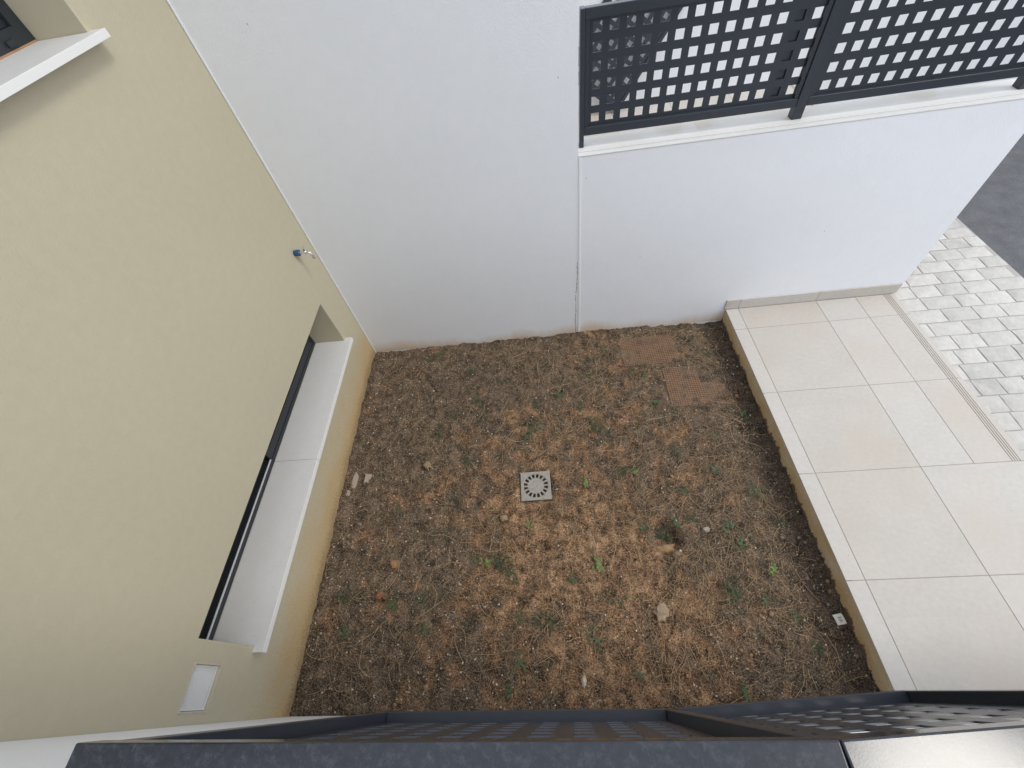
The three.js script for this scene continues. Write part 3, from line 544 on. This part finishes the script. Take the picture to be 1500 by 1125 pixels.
// ---------------------------------------------------------------- weeds
function blade(L, w, a, lean, curl, y0 = 0) {
  const n = 5, pos = [], idx = []; const ca = Math.cos(a), sa = Math.sin(a); let x = 0, y = y0, th = lean;
  for (let i = 0; i <= n; i++) { const t = i / n, ww = w * Math.sin(Math.PI * Math.min(0.98, 0.15 + 0.85 * t)) ** 0.8; pos.push(x * ca - ww * sa, y, x * sa + ww * ca, x * ca + ww * sa, y, x * sa - ww * ca); x += Math.cos(th) * L / n; y += Math.sin(th) * L / n; th -= curl / n; }
  for (let i = 0; i < n; i++) { const b = 2 * i; idx.push(b, b + 1, b + 2, b + 1, b + 3, b + 2); }
  const g = new THREE.BufferGeometry(); g.setAttribute('position', new THREE.Float32BufferAttribute(pos, 3)); g.setIndex(idx); g.computeVertexNormals(); return g;
}
const leafMat = (r, g, b) => new THREE.MeshPhysicalMaterial({ color: lin(r, g, b), roughness: 0.75, side: THREE.DoubleSide });
{
  const r = rngOf(31), grass = [], broad = [];
  for (let v = 0; v < 5; v++) { const gs = []; for (let k = 0; k < 34; k++) { const g = blade(0.014 + 0.035 * r(), 0.0010 + 0.0012 * r(), r() * 6.28, 0.3 + 1.1 * r(), 0.7 + 0.9 * r()); g.translate((r() + r() - 1) * 0.045, 0, (r() + r() - 1) * 0.035); gs.push(g); } grass.push(mergeGeometries(gs)); }
  for (let v = 0; v < 4; v++) { const gs = []; for (let k = 0; k < 17; k++) { const g = blade(0.010 + 0.022 * r() * r() + 0.004, 0.002 + 0.0035 * r(), r() * 6.28, 0.1 + 1.1 * r(), 1.2 * r(), 0.002 + 0.014 * r()); g.translate((r() - 0.5) * 0.04, 0, (r() - 0.5) * 0.034); gs.push(g); } broad.push(mergeGeometries(gs)); }
  const dark = [leafMat(0.045, 0.070, 0.030), leafMat(0.055, 0.082, 0.035)], mid = [leafMat(0.070, 0.110, 0.045), leafMat(0.085, 0.115, 0.055)], bright = leafMat(0.17, 0.23, 0.07);
  // kind: g grass tuft, b broad-leaved, B bright broad-leaved, d dark spreading clump
  const list = 'g785,595 b772,640 g858,552 g870,527 g885,512 g925,543 d938,546 g962,553 g1035,517 d880,632 b957,593 g783,628 d683,678 B775,770 B873,825 B856,706 g760,905 d803,915 b935,988 b943,772 b1083,800 B1133,832 d1070,870 b1120,878 g1165,902 d1198,950 b1065,773 g1145,765 b1148,700 g630,530 b645,522 d668,612 g580,745 b488,785 g618,880 b575,885 g482,1025 b507,930 g870,615 b1003,722 d917,690 b1090,607 g1105,720 b745,1010 B712,824 b695,821 d733,822 g748,842 b842,850 g862,926 b873,940 b1086,1010 g851,598 g1098,652 b762,968 B930,690 g640,635 d700,590 g990,660 b1042,690 g1012,758 d905,880 b622,925 g505,870 g690,545 g735,560 b820,580 g1050,640 g972,770 b985,765'.split(' ');
  const e = new THREE.Euler(-0.9316, 0.1538, -0.2077, 'YXZ'), f = 619.15;
  const what = { g: ['thin green grass tuft', 'green grass tufts in the soil', 'grass'], b: ['low green weed seedling', 'green weed seedlings in the soil', 'weed'], B: ['bright yellow-green weed', 'bright weeds in the soil', 'weed'], d: ['dark green weed clump', 'dark weed clumps in the soil', 'weed'] };
  const marks = [['the slotted drain cover', 1.38, 1.35], ['the pit with the ochre clod', 2.15, 1.75], ['the pale beige flat stone', 2.041, 2.136], ['the white paper tag', 2.952, 2.195], ['the waffle cover against the white wall', 2.34, 0.25], ['the waffle cover beside the kerb', 2.62, 0.63], ['the mortar strip by the cream wall', 0.072, 1.235], ['the round orange-brown clod', 0.463, 1.82], ['the narrow whitish stone', 1.582, 2.44], ['the foot of the white wall joint', 1.8, 0.02], ['the corner of cream and white walls', 0.02, 0.02], ['the corner of cream wall and near fence', 0.02, 2.5]];
  const made = [];
  for (const it of list) {
    const kind = it[0], [u, v] = it.slice(1).split(',').map(Number);
    const d = new THREE.Vector3((u - 750) / f, -(v - 562.5) / f, -1).applyEuler(e), t = -CAM.y / d.y, x = CAM.x + d.x * t, z = CAM.z + d.z * t;
    if (x < 0.03 || x > W - 0.04 || z < 0.03 || z > 2.5) continue;
    const gi = kind === 'g' || kind === 'd' ? grass[Math.floor(r() * 5)] : broad[Math.floor(r() * 4)];
    const mat = kind === 'B' ? bright : kind === 'd' ? dark[Math.floor(r() * 2)] : kind === 'g' ? (r() < 0.6 ? dark[1] : mid[1]) : mid[Math.floor(r() * 2)];
    const m = new THREE.Mesh(gi, mat); const q = (kind === 'd' ? 1.4 : kind === 'g' ? 1.0 : 1.2) * (0.8 + 0.5 * r()); m.scale.set(q, q * 0.85, q); m.rotation.y = r() * 6.28; place(m, x, z, -0.001);
    made.push({ m, kind, x, z });
  }
  for (const [txt, mx, mz] of marks) for (const kind of 'gbBd') {
    let best = null, bd = 0.75; for (const o of made) { const dd = Math.hypot(o.x - mx, o.z - mz); if (o.kind === kind && !o.label && dd < bd) { bd = dd; best = o; } }
    if (best && !made.some(o => o.kind === kind && o !== best && Math.hypot(o.x - mx, o.z - mz) < bd)) best.label = what[kind][0] + ' nearest to ' + txt;
  }
  for (const o of made) top(o.m, o.kind === 'g' ? 'grass_tuft' : o.kind === 'd' ? 'weed_clump' : 'weed', o.label || what[o.kind][0] + ' out on the open soil away from covers and stones', what[o.kind][2], what[o.kind][1]);
  const pw = new THREE.Mesh(mergeGeometries([grass[0], broad[1].clone().scale(1.3, 1.3, 1.3)]), dark[0]); place(pw, 2.15, 1.715, 0); top(pw, 'weed', 'dark weed growing out of the small pit behind the ochre clod', 'weed');
}
renderer.render(scene, camera);
